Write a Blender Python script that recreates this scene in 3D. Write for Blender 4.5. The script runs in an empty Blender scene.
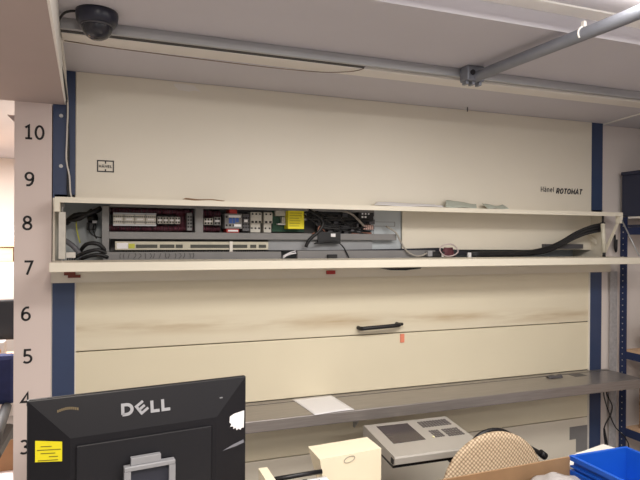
import bpy, bmesh, math, random
from mathutils import Vector, Matrix
random.seed(7)
C = bpy.context.scene
COL = C.collection

# ------------------------------------------------------------------ camera
cam_d = bpy.data.cameras.new('camera'); cam = bpy.data.objects.new('camera', cam_d); COL.objects.link(cam)
yaw, pitch, roll, FPX = math.radians(20.118), math.radians(-.228), math.radians(.342), 559.44
fw = Vector((math.sin(yaw)*math.cos(pitch), math.cos(yaw)*math.cos(pitch), math.sin(pitch)))
rt = Vector((math.cos(yaw), -math.sin(yaw), 0)); up = rt.cross(fw)
r2 = rt*math.cos(roll) + up*math.sin(roll); u2 = -rt*math.sin(roll) + up*math.cos(roll)
cam.matrix_world = Matrix(((r2.x, u2.x, -fw.x, 0), (r2.y, u2.y, -fw.y, -2.65), (r2.z, u2.z, -fw.z, 1.67), (0, 0, 0, 1)))
cam_d.sensor_fit = 'HORIZONTAL'; cam_d.sensor_width = 36; cam_d.lens = 36*FPX/640
cam_d.clip_start = .05; cam_d.clip_end = 60
C.camera = cam

# ------------------------------------------------------------------ world, lamps, exposure
W = bpy.data.worlds.new('World'); C.world = W; W.use_nodes = True
W.node_tree.nodes['Background'].inputs[0].default_value = (1.0, .96, .94, 1)
W.node_tree.nodes['Background'].inputs[1].default_value = .38
C.view_settings.view_transform = 'Standard'; C.view_settings.look = 'None'
C.view_settings.gamma = 1; C.view_settings.use_curve_mapping = False; C.view_settings.exposure = 0.6

def area(name, loc, size, watts, color, rot=(0, 0, 0)):
    l = bpy.data.lights.new(name, 'AREA'); l.shape = 'RECTANGLE'; l.size, l.size_y = size
    l.energy = watts; l.color = color
    o = bpy.data.objects.new(name, l); o.location = loc; o.rotation_euler = rot; COL.objects.link(o)
    return o
area('ceiling_area_light', (1.35, -1.60, 2.405), (1.7, .42), 27, (1, .97, .92))          # fluorescent just in front of the bulkhead
area('ceiling_area_light', (1.9, -3.6, 2.43), (1.3, .3), 16, (1, .96, .92))           # second row, behind the camera
area('ceiling_area_light', (.12, -2.45, 2.43), (.25, .7), 25, (1, .91, .81))            # warm tube nearer the soffit
area('ceiling_area_light', (-1.2, 1.5, 2.35), (.9, .9), 100, (1, .95, .9))             # unseen light added to make the room behind the column bright

area('ceiling_area_light', (1.45, -1.33, 2.40), (1.6, .05), 1.1, (1, .95, .9), (math.pi, 0, 0))      # extra upward light added to brighten the white ceiling strip

# ------------------------------------------------------------------ materials
def lin(c):
    c = c/255.
    return c/12.92 if c <= .04045 else ((c+.055)/1.055)**2.4
def rgb(c): return (lin(c[0]), lin(c[1]), lin(c[2]), 1)
MATS = {}
def mat(name, c, rough=.6, metal=0., var=.06, scale=6., bump=0., stretch=None, trans=0., spec=.5):
    if name in MATS: return MATS[name]
    m = bpy.data.materials.new(name); m.use_nodes = True; nt = m.node_tree; N = nt.nodes; L = nt.links
    b = N['Principled BSDF']
    tc = N.new('ShaderNodeTexCoord'); mp = N.new('ShaderNodeMapping'); nz = N.new('ShaderNodeTexNoise')
    if stretch: mp.inputs['Scale'].default_value = stretch
    nz.inputs['Scale'].default_value = scale; nz.inputs['Detail'].default_value = 4
    L.new(tc.outputs['Object'], mp.inputs[0]); L.new(mp.outputs[0], nz.inputs['Vector'])
    rp = N.new('ShaderNodeValToRGB')
    a = rgb(c)
    rp.color_ramp.elements[0].position = .3; rp.color_ramp.elements[1].position = .7
    rp.color_ramp.elements[0].color = tuple(x*(1-var) for x in a[:3])+(1,)
    rp.color_ramp.elements[1].color = tuple(min(1, x*(1+var)) for x in a[:3])+(1,)
    L.new(nz.outputs['Fac'], rp.inputs[0]); L.new(rp.outputs[0], b.inputs['Base Color'])
    b.inputs['Roughness'].default_value = rough; b.inputs['Metallic'].default_value = metal
    b.inputs['Specular IOR Level'].default_value = spec
    if trans: b.inputs['Transmission Weight'].default_value = trans
    if bump:
        bp = N.new('ShaderNodeBump'); bp.inputs['Strength'].default_value = bump; bp.inputs['Distance'].default_value = .01
        L.new(nz.outputs['Fac'], bp.inputs['Height']); L.new(bp.outputs[0], b.inputs['Normal'])
    MATS[name] = m
    return m
def stained(name, c, stain, x0, z0, slope, half, rough=.5, amount=.8):
    """cream paint with a horizontal band of grime at height z0 + slope*(x-x0)"""
    m = mat(name, c, rough, var=.025, scale=2.0); nt = m.node_tree; N = nt.nodes; L = nt.links
    b = N['Principled BSDF']; src = b.inputs['Base Color'].links[0].from_socket
    tc = N.new('ShaderNodeTexCoord'); sp = N.new('ShaderNodeSeparateXYZ'); L.new(tc.outputs['Object'], sp.inputs[0])
    def M(op, a, bb=None, clamp=False):
        n = N.new('ShaderNodeMath'); n.operation = op; n.use_clamp = clamp
        for i, v in enumerate((a, bb)):
            if v is None: continue
            if isinstance(v, (int, float)): n.inputs[i].default_value = v
            else: L.new(v, n.inputs[i])
        return n.outputs[0]
    line = M('ADD', M('MULTIPLY', M('SUBTRACT', sp.outputs['X'], x0), slope), z0)
    d = M('ABSOLUTE', M('SUBTRACT', sp.outputs['Z'], line))
    band = M('SUBTRACT', 1.0, M('DIVIDE', d, half), True)
    nz = N.new('ShaderNodeTexNoise'); mp = N.new('ShaderNodeMapping'); mp.inputs['Scale'].default_value = (1.6, 1, 14)
    nz.inputs['Scale'].default_value = 1.3; nz.inputs['Detail'].default_value = 6
    L.new(tc.outputs['Object'], mp.inputs[0]); L.new(mp.outputs[0], nz.inputs['Vector'])
    k = M('MULTIPLY', M('MULTIPLY', band, M('MULTIPLY', M('SUBTRACT', nz.outputs['Fac'], .38, True), 3.2, True)), amount)
    mx = N.new('ShaderNodeMix'); mx.data_type = 'RGBA'
    L.new(k, mx.inputs[0]); L.new(src, mx.inputs[6]); mx.inputs[7].default_value = rgb(stain)
    L.new(mx.outputs[2], b.inputs['Base Color'])
    return m

cream = mat('cream_enamel', (226, 218, 202), .42, var=.025, scale=1.5)
cream_low = stained('cream_enamel_grimy_warm_lit', (226, 216, 192), (176, 148, 108), -1.3, 1.262, -.018, .05)  # real grime band; the yellower base holds warm bounced lamp light
creamy = mat('cream_enamel_warm_lit', (228, 218, 192), .42, var=.025, scale=1.5)  # same cream, warm bounced lamp light put into a yellower tone
flapm = mat('flap_enamel', (234, 226, 208), .45, var=.03, scale=3)
post = mat('blue_enamel', (52, 66, 98), .45, var=.08, scale=5)
wallp = mat('white_paint_pink_lit', (226, 210, 203), .8, var=.02, scale=2)  # white paint with the warm pink light there mixed into its colour
wallw = mat('white_paint', (222, 212, 206), .8, var=.02, scale=2)
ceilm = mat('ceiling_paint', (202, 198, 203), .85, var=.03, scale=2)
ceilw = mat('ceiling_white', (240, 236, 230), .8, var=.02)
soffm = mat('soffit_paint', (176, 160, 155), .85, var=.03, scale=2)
floorm = mat('grey_floor', (168, 162, 158), .5, var=.10, scale=9)
steel = mat('brushed_steel', (160, 154, 151), .36, .7, var=.10, scale=7, stretch=(1, 22, 22))
alu = mat('aluminium', (176, 176, 178), .42, .5, var=.05, scale=5, stretch=(1, 14, 14))
zinc = mat('galvanised_tube', (134, 136, 144), .45, .5, var=.09, scale=14)
whitep = mat('white_plastic', (228, 222, 214), .45, var=.02)
offw = mat('off_white_plastic', (205, 200, 190), .5, var=.08, scale=30)
grey = mat('grey_plastic', (128, 126, 126), .55, var=.05, scale=10)
greyd = mat('dark_grey_plastic', (84, 82, 86), .5, var=.08)
plate = mat('galvanised_plate', (186, 192, 196), .55, .1, var=.06, scale=5)
black = mat('black_rubber', (24, 23, 26), .5, var=.15, scale=12)
blackp = mat('black_plastic', (17, 16, 20), .42, var=.10, scale=9)
hole = mat('dark_recess', (30, 28, 30), .8)
maroon = mat('maroon_wire', (122, 66, 80), .5, var=.4, scale=40)
red = mat('red_plastic', (168, 40, 34), .45, var=.08)
redf = mat('faded_red_tag', (232, 140, 112), .6, var=.08, scale=30)
green = mat('green_board', (36, 84, 62), .5, var=.2, scale=40)
yellow = mat('yellow_label', (236, 222, 30), .5, var=.04)
blue_ink = mat('blue_print', (60, 96, 176), .5)
ink = mat('black_print', (22, 20, 22), .6, var=.03)
inkg = mat('grey_print', (50, 48, 52), .6, var=.03)
paper = mat('white_paper', (236, 234, 236), .7, var=.015)
paperg = mat('pale_green_grey_paper', (186, 192, 180), .7, var=.04)
silver = mat('silver_plastic', (160, 160, 164), .4, .35, var=.04)
blue = mat('blue_crate_plastic', (20, 84, 186), .4, var=.07, scale=6)
card = mat('brown_cardboard', (150, 118, 86), .8, var=.08, scale=14)
copper = mat('brown_resistor', (150, 100, 84), .5)
navy = mat('navy_tote_plastic', (48, 52, 72), .5, var=.07)
rackb = mat('rack_blue', (32, 46, 84), .45, var=.08)
wood = mat('pale_wood', (196, 164, 134), .6, var=.10, scale=6, stretch=(1, 8, 8))
consolem = mat('console_grey', (176, 170, 162), .5, var=.03)
glassd = mat('dark_lcd', (66, 58, 60), .18, var=.04)
yg = mat('yellow_green_wire', (190, 190, 70), .5)
bluefab = mat('blue_upholstery', (24, 32, 74), .85, var=.10, scale=30)
bagm = mat('clear_plastic_bag', (158, 152, 150), .28, var=.12, scale=20)

# ------------------------------------------------------------------ mesh helpers
class MB:
    def __init__(self, off=(0, 0, 0)): self.b = bmesh.new(); self.off = Vector(off)
    def box(self, x0, x1, y0, y1, z0, z1, bev=0., rz=0.):
        g = bmesh.ops.create_cube(self.b, size=1)
        v = g['verts']; c = Vector(((x0+x1)/2, (y0+y1)/2, (z0+z1)/2))
        bmesh.ops.scale(self.b, verts=v, vec=(abs(x1-x0), abs(y1-y0), abs(z1-z0)))
        if rz: bmesh.ops.rotate(self.b, verts=v, cent=(0, 0, 0), matrix=Matrix.Rotation(rz, 3, 'Z'))
        bmesh.ops.translate(self.b, verts=v, vec=c)
        if bev:
            e = list({e for q in v for e in q.link_edges})
            bmesh.ops.bevel(self.b, geom=e, offset=bev, segments=2, affect='EDGES', profile=.5)
        return self
    def prism(self, pts, axis, a, b):
        """pts 2-D outline extruded along axis ('x','y','z') between a and b"""
        def P(p, t):
            return {'x': (t, p[0], p[1]), 'y': (p[0], t, p[1]), 'z': (p[0], p[1], t)}[axis]
        lo = [self.b.verts.new(P(p, a)) for p in pts]; hi = [self.b.verts.new(P(p, b)) for p in pts]
        fs = [self.b.faces.new(lo), self.b.faces.new(hi[::-1])]
        n = len(pts)
        for i in range(n): fs.append(self.b.faces.new((lo[i], hi[i], hi[(i+1) % n], lo[(i+1) % n])))
        bmesh.ops.recalc_face_normals(self.b, faces=fs)
        return self
    def hexa(self, lo, hi):
        """solid between two quads of 3-D points"""
        a = [self.b.verts.new(p) for p in lo]; c = [self.b.verts.new(p) for p in hi]
        fs = [self.b.faces.new(a), self.b.faces.new(c[::-1])]
        for i in range(len(a)): fs.append(self.b.faces.new((a[i], c[i], c[(i+1) % len(a)], a[(i+1) % len(a)])))
        bmesh.ops.recalc_face_normals(self.b, faces=fs)
        return self
    def tube(self, pts, r, n=8, caps=True, smooth=3):
        P = [Vector(p) for p in pts]
        if smooth and len(P) > 2:
            Q = []
            for i in range(len(P)-1):
                p0, p1, p2, p3 = P[max(i-1, 0)], P[i], P[i+1], P[min(i+2, len(P)-1)]
                for k in range(smooth):
                    t = k/smooth
                    Q.append(.5*((2*p1)+(p2-p0)*t+(2*p0-5*p1+4*p2-p3)*t*t+(3*p1-p0-3*p2+p3)*t**3))
            Q.append(P[-1]); P = Q
        rings = []; prev = None
        for i, p in enumerate(P):
            d = (P[min(i+1, len(P)-1)]-P[max(i-1, 0)]).normalized()
            if prev is None:
                prev = d.orthogonal().normalized()
            else:
                prev = (prev-d*prev.dot(d)).normalized()
            q = d.cross(prev); rr = r[i] if isinstance(r, (list, tuple)) and len(r) == len(P) else (r if not isinstance(r, (list, tuple)) else r[0])
            rings.append([self.b.verts.new(p+rr*(prev*math.cos(2*math.pi*k/n)+q*math.sin(2*math.pi*k/n))) for k in range(n)])
        fs = []
        for a, c in zip(rings, rings[1:]):
            for k in range(n):
                f = self.b.faces.new((a[k], a[(k+1) % n], c[(k+1) % n], c[k])); f.smooth = True; fs.append(f)
        if caps: fs += [self.b.faces.new(rings[0][::-1]), self.b.faces.new(rings[-1])]
        bmesh.ops.recalc_face_normals(self.b, faces=fs)
        return self
    def lathe(self, prof, c, n=28):
        """prof: (radius, z) list turned about the vertical through c"""
        c = Vector(c); rings = []; fs = []
        for r, z in prof:
            rings.append([self.b.verts.new(c+Vector((r*math.cos(2*math.pi*k/n), r*math.sin(2*math.pi*k/n), z))) for k in range(n)])
        for a, d in zip(rings, rings[1:]):
            for k in range(n):
                f = self.b.faces.new((a[k], a[(k+1) % n], d[(k+1) % n], d[k])); f.smooth = True; fs.append(f)
        fs += [self.b.faces.new(rings[0][::-1]), self.b.faces.new(rings[-1])]
        bmesh.ops.recalc_face_normals(self.b, faces=fs)
        return self
    def sheet(self, f, nu, nv, t):
        """a thin solid: f(u,v)->point, thickness t along its normal"""
        g = [[Vector(f(i/nu, j/nv)) for j in range(nv+1)] for i in range(nu+1)]
        T = []; B = []
        for i in range(nu+1):
            T.append([]); B.append([])
            for j in range(nv+1):
                du = g[min(i+1, nu)][j]-g[max(i-1, 0)][j]; dv = g[i][min(j+1, nv)]-g[i][max(j-1, 0)]
                n = du.cross(dv); n = n.normalized() if n.length > 1e-9 else Vector((0, 0, 1))
                T[i].append(self.b.verts.new(g[i][j]+n*t/2)); B[i].append(self.b.verts.new(g[i][j]-n*t/2))
        fs = []
        for i in range(nu):
            for j in range(nv):
                for G in (T, B):
                    f = self.b.faces.new((G[i][j], G[i+1][j], G[i+1][j+1], G[i][j+1])); f.smooth = True; fs.append(f)
        for i in range(nu):
            fs.append(self.b.faces.new((T[i][0], T[i+1][0], B[i+1][0], B[i][0]))); fs.append(self.b.faces.new((T[i][nv], T[i+1][nv], B[i+1][nv], B[i][nv])))
        for j in range(nv):
            fs.append(self.b.faces.new((T[0][j], T[0][j+1], B[0][j+1], B[0][j]))); fs.append(self.b.faces.new((T[nu][j], T[nu][j+1], B[nu][j+1], B[nu][j])))
        bmesh.ops.recalc_face_normals(self.b, faces=fs)
        return self
    def mesh(self, me):
        """append a mesh datablock"""
        self.b.from_mesh(me); return self
    def build(self, name, m, parent=None, label=None):
        me = bpy.data.meshes.new(name)
        bmesh.ops.translate(self.b, verts=self.b.verts, vec=-self.off)
        self.b.to_mesh(me); self.b.free()
        me.materials.append(m)
        o = bpy.data.objects.new(name, me); COL.objects.link(o)
        if parent is not None: o.parent = parent
        else: o.location = self.off
        if label: o['label'] = label
        return o
def thing(name, label, cat, loc=(0, 0, 0), rz=0., group=None):
    o = bpy.data.objects.new(name, None); COL.objects.link(o); o.empty_display_size = .05
    o.location = loc; o.rotation_euler = (0, 0, rz); o['label'] = label; o['category'] = cat
    if group: o['group'] = group
    return o
def tag(o, label, cat, group=None):
    o['label'] = label; o['category'] = cat
    if group: o['group'] = group
    return o
def struct(o, label=None):
    o['kind'] = 'structure'
    if label: o['label'] = label
    return o
def copy_tree(o, parent=None):
    c = o.copy(); COL.objects.link(c)
    if parent is not None: c.parent = parent
    for ch in list(o.children): copy_tree(ch, c)
    return c
def text_mesh(s, w, h, depth=.0006, bold=0., shear=0., spacing=1.):
    """lettering as a mesh standing in the XZ plane, lower left corner at the origin, facing -Y, fitted to w x h"""
    cu = bpy.data.curves.new('t', 'FONT'); cu.body = s; cu.size = 1; cu.extrude = .001; cu.offset = bold; cu.shear = shear
    cu.space_character = spacing; cu.resolution_u = 4
    o = bpy.data.objects.new('t', cu); COL.objects.link(o)
    dg = bpy.context.evaluated_depsgraph_get(); dg.update()
    me = bpy.data.meshes.new_from_object(o.evaluated_get(dg))
    bpy.data.objects.remove(o)
    xs = [v.co.x for v in me.vertices]; ys = [v.co.y for v in me.vertices]
    x0, x1, y0, y1 = min(xs), max(xs), min(ys), max(ys)
    sx = (w/(x1-x0)) if w else h/(y1-y0); sy = h/(y1-y0)
    for v in me.vertices:
        z = v.co.z
        v.co = Vector(((v.co.x-x0)*sx, -depth if z > 0 else 0, (v.co.y-y0)*sy))
    return me
def arc(cx, cy, rx, ry, a0, a1, n=14):
    return [(cx+rx*math.cos(math.radians(a0+(a1-a0)*i/n)), cy+ry*math.sin(math.radians(a0+(a1-a0)*i/n))) for i in range(n+1)]
GLYPH = {  # width, strokes
    '0': (.60, [arc(.30, .5, .25, .46, 90, 450, 26)]), '1': (.52, [[(.06, .80), (.29, .96), (.29, .03)], [(.06, .04), (.50, .04)]]),
    '3': (.58, [arc(.24, .735, .23, .225, 140, -90), arc(.24, .275, .28, .235, 90, -140)]),
    '4': (.66, [[(.45, 0), (.45, .94), (.04, .30), (.64, .30)]]),
    '5': (.58, [[(.50, .955), (.11, .955), (.09, .54)]+arc(.24, .31, .28, .27, 122, -140)]),
    '6': (.60, [arc(.30, .30, .24, .26, 0, 360, 24), [(.06, .34), (.07, .58), (.15, .80), (.30, .93), (.50, .94)]]),
    '7': (.58, [[(.04, .955), (.54, .955), (.20, 0)]]),
    '8': (.60, [arc(.30, .265, .25, .225, 0, 360, 24), arc(.30, .735, .21, .215, 0, 360, 24)]),
    '9': (.60, [arc(.30, .70, .24, .26, 0, 360, 24), [(.54, .66), (.53, .42), (.45, .20), (.30, .07), (.10, .06)]]),
    'H': (.62, [[(.08, 0), (.08, 1)], [(.54, 0), (.54, 1)], [(.08, .5), (.54, .5)]]),
    'A': (.70, [[(.05, 0), (.35, .97), (.65, 0)], [(.17, .30), (.53, .30)]]),
    'Ä': (.70, [[(.05, 0), (.35, .97), (.65, 0)], [(.17, .30), (.53, .30)], [(.17, 1.10), (.25, 1.10)], [(.45, 1.10), (.53, 1.10)]]),
    'N': (.66, [[(.08, 0), (.08, .95), (.58, .05), (.58, 1)]]), 'E': (.56, [[(.54, .93), (.09, .93), (.09, .07), (.54, .07)], [(.09, .5), (.48, .5)]]),
    'L': (.52, [[(.09, 1), (.09, .07), (.50, .07)]]), 'D': (.66, [[(.10, .08), (.10, .92), (.30, .92)]+arc(.28, .5, .28, .42, 80, -80, 12)+[(.30, .08), (.08, .08)]]),
    'R': (.62, [[(.09, 0), (.09, .93), (.34, .93)]+arc(.34, .69, .18, .24, 80, -80, 8)+[(.34, .45), (.09, .45)], [(.32, .45), (.56, 0)]]),
    'O': (.72, [arc(.36, .5, .27, .43, 90, 450, 24)]), 'T': (.60, [[(.02, .93), (.58, .93)], [(.30, .93), (.30, 0)]]),
    'M': (.80, [[(.09, 0), (.09, .93), (.40, .25), (.71, .93), (.71, 0)]]),
    'a': (.50, [[(.06, .62), (.16, .68), (.32, .68), (.40, .56), (.40, 0)], [(.40, .40), (.20, .40), (.08, .30), (.08, .14), (.18, .05), (.30, .08), (.40, .22)]]),
    'ä': (.50, [[(.06, .62), (.16, .68), (.32, .68), (.40, .56), (.40, 0)], [(.40, .40), (.20, .40), (.08, .30), (.08, .14), (.18, .05), (.30, .08), (.40, .22)], [(.10, .92), (.18, .92)], [(.30, .92), (.38, .92)]]),
    'n': (.52, [[(.08, 0), (.08, .72)], [(.08, .54), (.18, .67), (.32, .68), (.42, .56), (.42, 0)]]),
    'e': (.52, [[(.09, .38), (.44, .38)]+arc(.265, .37, .18, .31, 5, 300, 14)]), 'l': (.22, [[(.10, 0), (.10, 1)]]), ' ': (.3, [])}
def stroke_text(s, w, h, th, depth=.001, shear=0., gap=.14):
    """lettering drawn as ribbons of width th (a share of the height); lower left at the origin in the XZ plane, facing -Y; w None keeps the natural width"""
    tot = sum(GLYPH[c][0]+gap for c in s)-gap; kx = (w/tot) if w else h
    bm_ = bmesh.new(); pen = 0.
    for c in s:
        for st in GLYPH[c][1]:
            P = [Vector(((pen+x)*kx+shear*y*h, y*h)) for x, y in st]; closed = (P[0]-P[-1]).length < 1e-6
            if closed: P = P[:-1]
            n = len(P); rows = []
            for i in range(n):
                a = P[i-1] if (i or closed) else None; b_ = P[(i+1) % n] if (i < n-1 or closed) else None
                d0 = (P[i]-a).normalized() if a is not None else (b_-P[i]).normalized(); d1 = (b_-P[i]).normalized() if b_ is not None else d0
                m_ = (d0+d1); m_ = m_.normalized() if m_.length > .2 else d0
                q = Vector((-m_.y, m_.x)); k = th*h/2/max(q.dot(Vector((-d0.y, d0.x))), .5)
                rows.append([bm_.verts.new((P[i].x+sg*q.x*k, yy, P[i].y+sg*q.y*k)) for sg in (1, -1) for yy in (0, -depth)])
            m2 = n if closed else n-1; fs = []
            for i in range(m2):
                A, B_ = rows[i], rows[(i+1) % n]
                for x, y in ((0, 1), (1, 3), (3, 2), (2, 0)): fs.append(bm_.faces.new((A[x], A[y], B_[y], B_[x])))
            if not closed:
                for A in (rows[0], rows[-1]): fs.append(bm_.faces.new((A[0], A[1], A[3], A[2])))
            bmesh.ops.recalc_face_normals(bm_, faces=fs)
        pen += GLYPH[c][0]+gap
    me = bpy.data.meshes.new('lettering'); bm_.to_mesh(me); bm_.free()
    return me
def put(me, M):
    me.transform(M); return me
def T(x, y, z): return Matrix.Translation((x, y, z))

# ================================================================== the room
struct(MB().box(-4, 5, -6, 4, -.1, 0).build('floor', floorm))
struct(MB().box(-4, 5, -6, -1.12, 2.451, 2.65).build('ceiling', ceilm))
struct(MB().box(-4, 5, -1.12, .08, 2.386, 2.65).box(-4, 5, .08, 4, 2.386, 2.65).build('ceiling_bulkhead', ceilm), 'lower grey ceiling in front of the cabinet')
struct(MB().box(-.1, 5, -1.185, -1.1205, 2.444, 2.4505).build('bright_ceiling_strip', ceilw), 'white strip where the high ceiling meets the bulkhead, its brightness put into the colour')  # whiter colour stands in for strong light on the high ceiling
struct(MB().hexa([(2.755, -.45, 2.3855), (2.765, -.45, 2.3855), (2.84, .0, 2.3855), (2.83, .0, 2.3855)],
                 [(2.755, -.45, 2.379), (2.765, -.45, 2.379), (2.84, .0, 2.379), (2.83, .0, 2.379)]).build('trim_2', ceilw))
# soffit over the passage to the left
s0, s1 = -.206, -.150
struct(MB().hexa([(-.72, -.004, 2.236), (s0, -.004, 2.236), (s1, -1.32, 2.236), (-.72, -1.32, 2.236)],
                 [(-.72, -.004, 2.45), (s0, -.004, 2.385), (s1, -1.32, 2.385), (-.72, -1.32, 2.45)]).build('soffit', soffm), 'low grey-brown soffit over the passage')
struct(MB().hexa([(s0, -.004, 2.237), (s0+.007, -.004, 2.237), (s1+.007, -1.32, 2.237), (s1, -1.32, 2.237)],
                 [(s0, -.004, 2.385), (s0+.007, -.004, 2.385), (s1+.007, -1.32, 2.385), (s1, -1.32, 2.385)]).build('trim_3', ceilw), 'white side board of the soffit')
# column with the level numbers, wall to the right of the cabinet
struct(MB().box(-.399, -.256, 0, .32, 0, 2.238).build('wall_column', wallp), 'narrow white column, pink light put into its colour, that carries the numerals')
struct(MB().box(2.836, 4.2, .03, .15, 0, 2.384).build('wall_back', wallw))
struct(MB().box(3.75, 3.85, -4, .03, 0, 2.45).build('wall_right', wallw))
# room behind the column
struct(MB().box(-4, .6, 3.2, 3.3, 0, 2.45).build('wall_far', wallw))
struct(MB().prism([(-.48, 2.24), (-.40, 2.24), (-.40, 2.16)], 'y', .33, .45).build('trim_4', soffm), 'grey slanting bracket behind the column')

# level numerals on the column
nums = [('10', -.322, 2.11), ('9', -.342, 1.91), ('8', -.349, 1.725), ('7', -.344, 1.535), ('6', -.353, 1.341), ('5', -.345, 1.16), ('4', -.354, .979), ('3', -.355, .776)]
for s, x, z in nums:
    w = .079 if s == '10' else .035
    mb = MB((x, -.0005, z)); me = stroke_text(s, None, .059, .15, .0008, 0, .16)
    mb.mesh(put(me, T(x-w/2, -.0004, z-.029)))
    where = {'10': 'topmost numeral, below the soffit', '9': 'beside the blue post above the flap', '8': 'level with the open wiring bay', '7': 'beside the end of the lower flap',
             '6': 'just below the lower flap', '5': 'beside the blue post', '4': 'at the top corner of the monitor', '3': 'half hidden by the monitor'}[s]
    tag(mb.build('level_numeral', ink), f'black numeral {s} on the white column, {where}', 'number', 'level numerals on the column')

# ================================================================== the storage carousel
MO = (1.3, 0, 0)
car = thing('storage_carousel', 'tall cream vertical storage carousel with blue posts and two opened service flaps', 'storage machine', MO)
def B(): return MB(MO)
B().box(-.25, 2.83, .262, 1.3, 0, 2.384).build('cabinet_body', cream, car)
for x0, x1, bx in ((-.252, -.164, -.22), (2.742, 2.829, None)):
    p = B().box(x0, x1, .0, .26, 0, 1.47).box(x0, x1, .0, .26, 1.835, 2.386).build('side_post', post, car)
    if bx:
        for z in (2.188, 1.972):
            B().tube([(bx, .001, z), (bx, -.007, z)], .008, 10, smooth=0).build('bolt', alu, p)
    B().box(x0-.0035, x0, .004, .02, 0, 1.47).box(x1, x1+.005, .004, .02, 0, 1.47).box(x1, x1+.005, .004, .02, 1.835, 2.385).build('edge_strip', whitep, p)
up_ = B().box(-.162, 2.738, -.004, .02, 1.834, 2.3855, .003).build('upper_panel', cream, car)
# maker's emblem
e = B(); x0, x1, z0, z1 = -.076, -.006, 1.954, 2.006; y = -.0045; t = .005
for a in ((x0, x1, z1-t, z1), (x0, x1, z0, z0+t), (x0, x0+t, z0, z1), (x1-t, x1, z0, z1), (-.0435, -.0385, z1-.015, z1), (-.0435, -.0385, z0, z0+.013)):
    e.box(a[0], a[1], y-.001, y, a[2], a[3])
e.mesh(put(stroke_text('HÄNEL', .054, .0115, .22), T(-.068, y, 1.9735)))
e.build('emblem', inkg, up_, 'dark square emblem with the letters HÄNEL')
e = B(); e.mesh(put(stroke_text('Hänel', .098, .030, .16), T(2.350, y, 1.949)))
e.mesh(put(stroke_text('ROTOMAT', .196, .031, .25, .001, .22, .10), T(2.463, y, 1.942))).build('lettering', inkg, up_, 'dark lettering Hänel ROTOMAT')
pp = [(.25, 2.372), (.29, 2.377), (.34, 2.373), (.355, 2.362), (.375, 2.345), (.345, 2.352), (.32, 2.343), (.27, 2.347), (.255, 2.36)]
B().prism(pp, 'y', -.0046, -.004).build('worn_patch', whitep, up_, 'pale patch where paint has worn off')
# panels under the lower flap
door = B().box(-.163, 2.741, .014, .034, 1.166, 1.535, .003).build('access_panel', cream_low, car)
low = B().box(-.163, 2.741, .014, .034, .869, 1.161, .003).build('middle_panel', creamy, car)
base = B().box(-.163, 2.741, .016, .034, .580, .85, .002).build('lower_panel', creamy, car)
B().box(-.163, 2.741, .016, .034, .06, .575, .002).build('bottom_panel', cream, car)
B().box(-.2, 2.8, .012, .26, 0, .058).build('plinth', greyd, car)
h = B()
h.tube([(1.19, .014, 1.203), (1.192, -.022, 1.203), (1.215, -.034, 1.206), (1.30, -.036, 1.209), (1.385, -.034, 1.212), (1.412, -.022, 1.213), (1.414, .014, 1.213)], .0105, 10)
hd = h.build('pull_handle', blackp, door, 'black plastic pull handle')
B().lathe([(.016, -.006), (.018, 0), (.016, .006)], (1.197, -.004, 1.203), 14).build('handle_foot', blackp, hd)
hf = B().lathe([(.016, -.006), (.018, 0), (.016, .006)], (1.425, -.006, 1.214), 14)
hf.build('handle_foot', blackp, hd)
B().box(1.436, 1.459, .008, .0135, 1.112, 1.157).build('inspection_tag', redf, low, 'small faded orange tag')
B().prism([(2.60, .45), (2.60, .527), (2.739, .527), (2.739, .37), (2.65, .37), (2.65, .45)], 'y', .0145, .0157).build('dark_patch', grey, car, 'dark grey patch on the lower panel')
# fascia below the flap
fas = B().box(-.257, 2.888, -.012, .005, 1.469, 1.536).build('fascia', cream, car)
B().box(1.0, 1.045, -.026, -.0125, 1.487, 1.505).build('latch', red, fas, 'red latch under the flap')
B().box(-.205, -.16, -.024, -.0125, 1.502, 1.516).box(-.19, -.14, -.022, -.0125, 1.491, 1.503).build('latch', mat('rusty_latch', (120, 58, 44), .6), fas, 'rusty brown latch')
B().prism([(1.30, 1.512), (1.36, 1.502), (1.45, 1.500), (1.54, 1.508), (1.545, 1.513)], 'y', -.018, -.0125).build('seal_strip', black, fas, 'loose black seal')
# service flaps
uf = B().box(-.233, 2.858, -.122, .0, 1.817, 1.832, .002).box(-.233, 2.858, -.125, -.119, 1.809, 1.832).build('upper_flap', flapm, car)
B().box(-.235, -.214, -.124, -.06, 1.772, 1.816).build('flap_bracket', flapm, uf)
B().box(2.838, 2.858, -.124, -.09, 1.768, 1.816).build('flap_bracket', flapm, uf)
lf = B().box(-.240, 2.872, -.25, .0, 1.556, 1.566).box(-.240, 2.872, -.253, -.243, 1.530, 1.567, .002).build('lower_flap', flapm, car)
for x in (-.24, 2.868): B().box(x, x+.004, -.243, -.014, 1.540, 1.556).build('flap_side', flapm, lf)
# gas springs and stays
g = B().box(-.222, -.196, -.075, -.05, 1.575, 1.772).build('gas_spring', offw, car)
B().tube([(-.209, -.062, 1.772), (-.209, -.062, 1.812)], .004).tube([(-.209, -.062, 1.79), (-.202, -.062, 1.798), (-.209, -.062, 1.81), (-.216, -.062, 1.798), (-.209, -.062, 1.79)], .0025, 6).build('spring_eye', alu, g)
B().tube([(-.209, -.062, 1.575), (-.209, -.062, 1.566)], .006).build('spring_eye', alu, g)
g = B().tube([(2.744, -.095, 1.592), (2.738, -.09, 1.765)], .0125, 12, smooth=0).build('gas_spring', mat('spring_barrel', (214, 208, 190), .4, var=.04), car)
B().tube([(2.744, -.095, 1.5665), (2.744, -.095, 1.592)], .009).build('spring_eye', black, g)
B().tube([(2.738, -.09, 1.765), (2.738, -.09, 1.816)], .006).tube([(2.738, -.09, 1.765), (2.738, -.09, 1.772)], .013).build('spring_eye', black, g)
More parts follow.
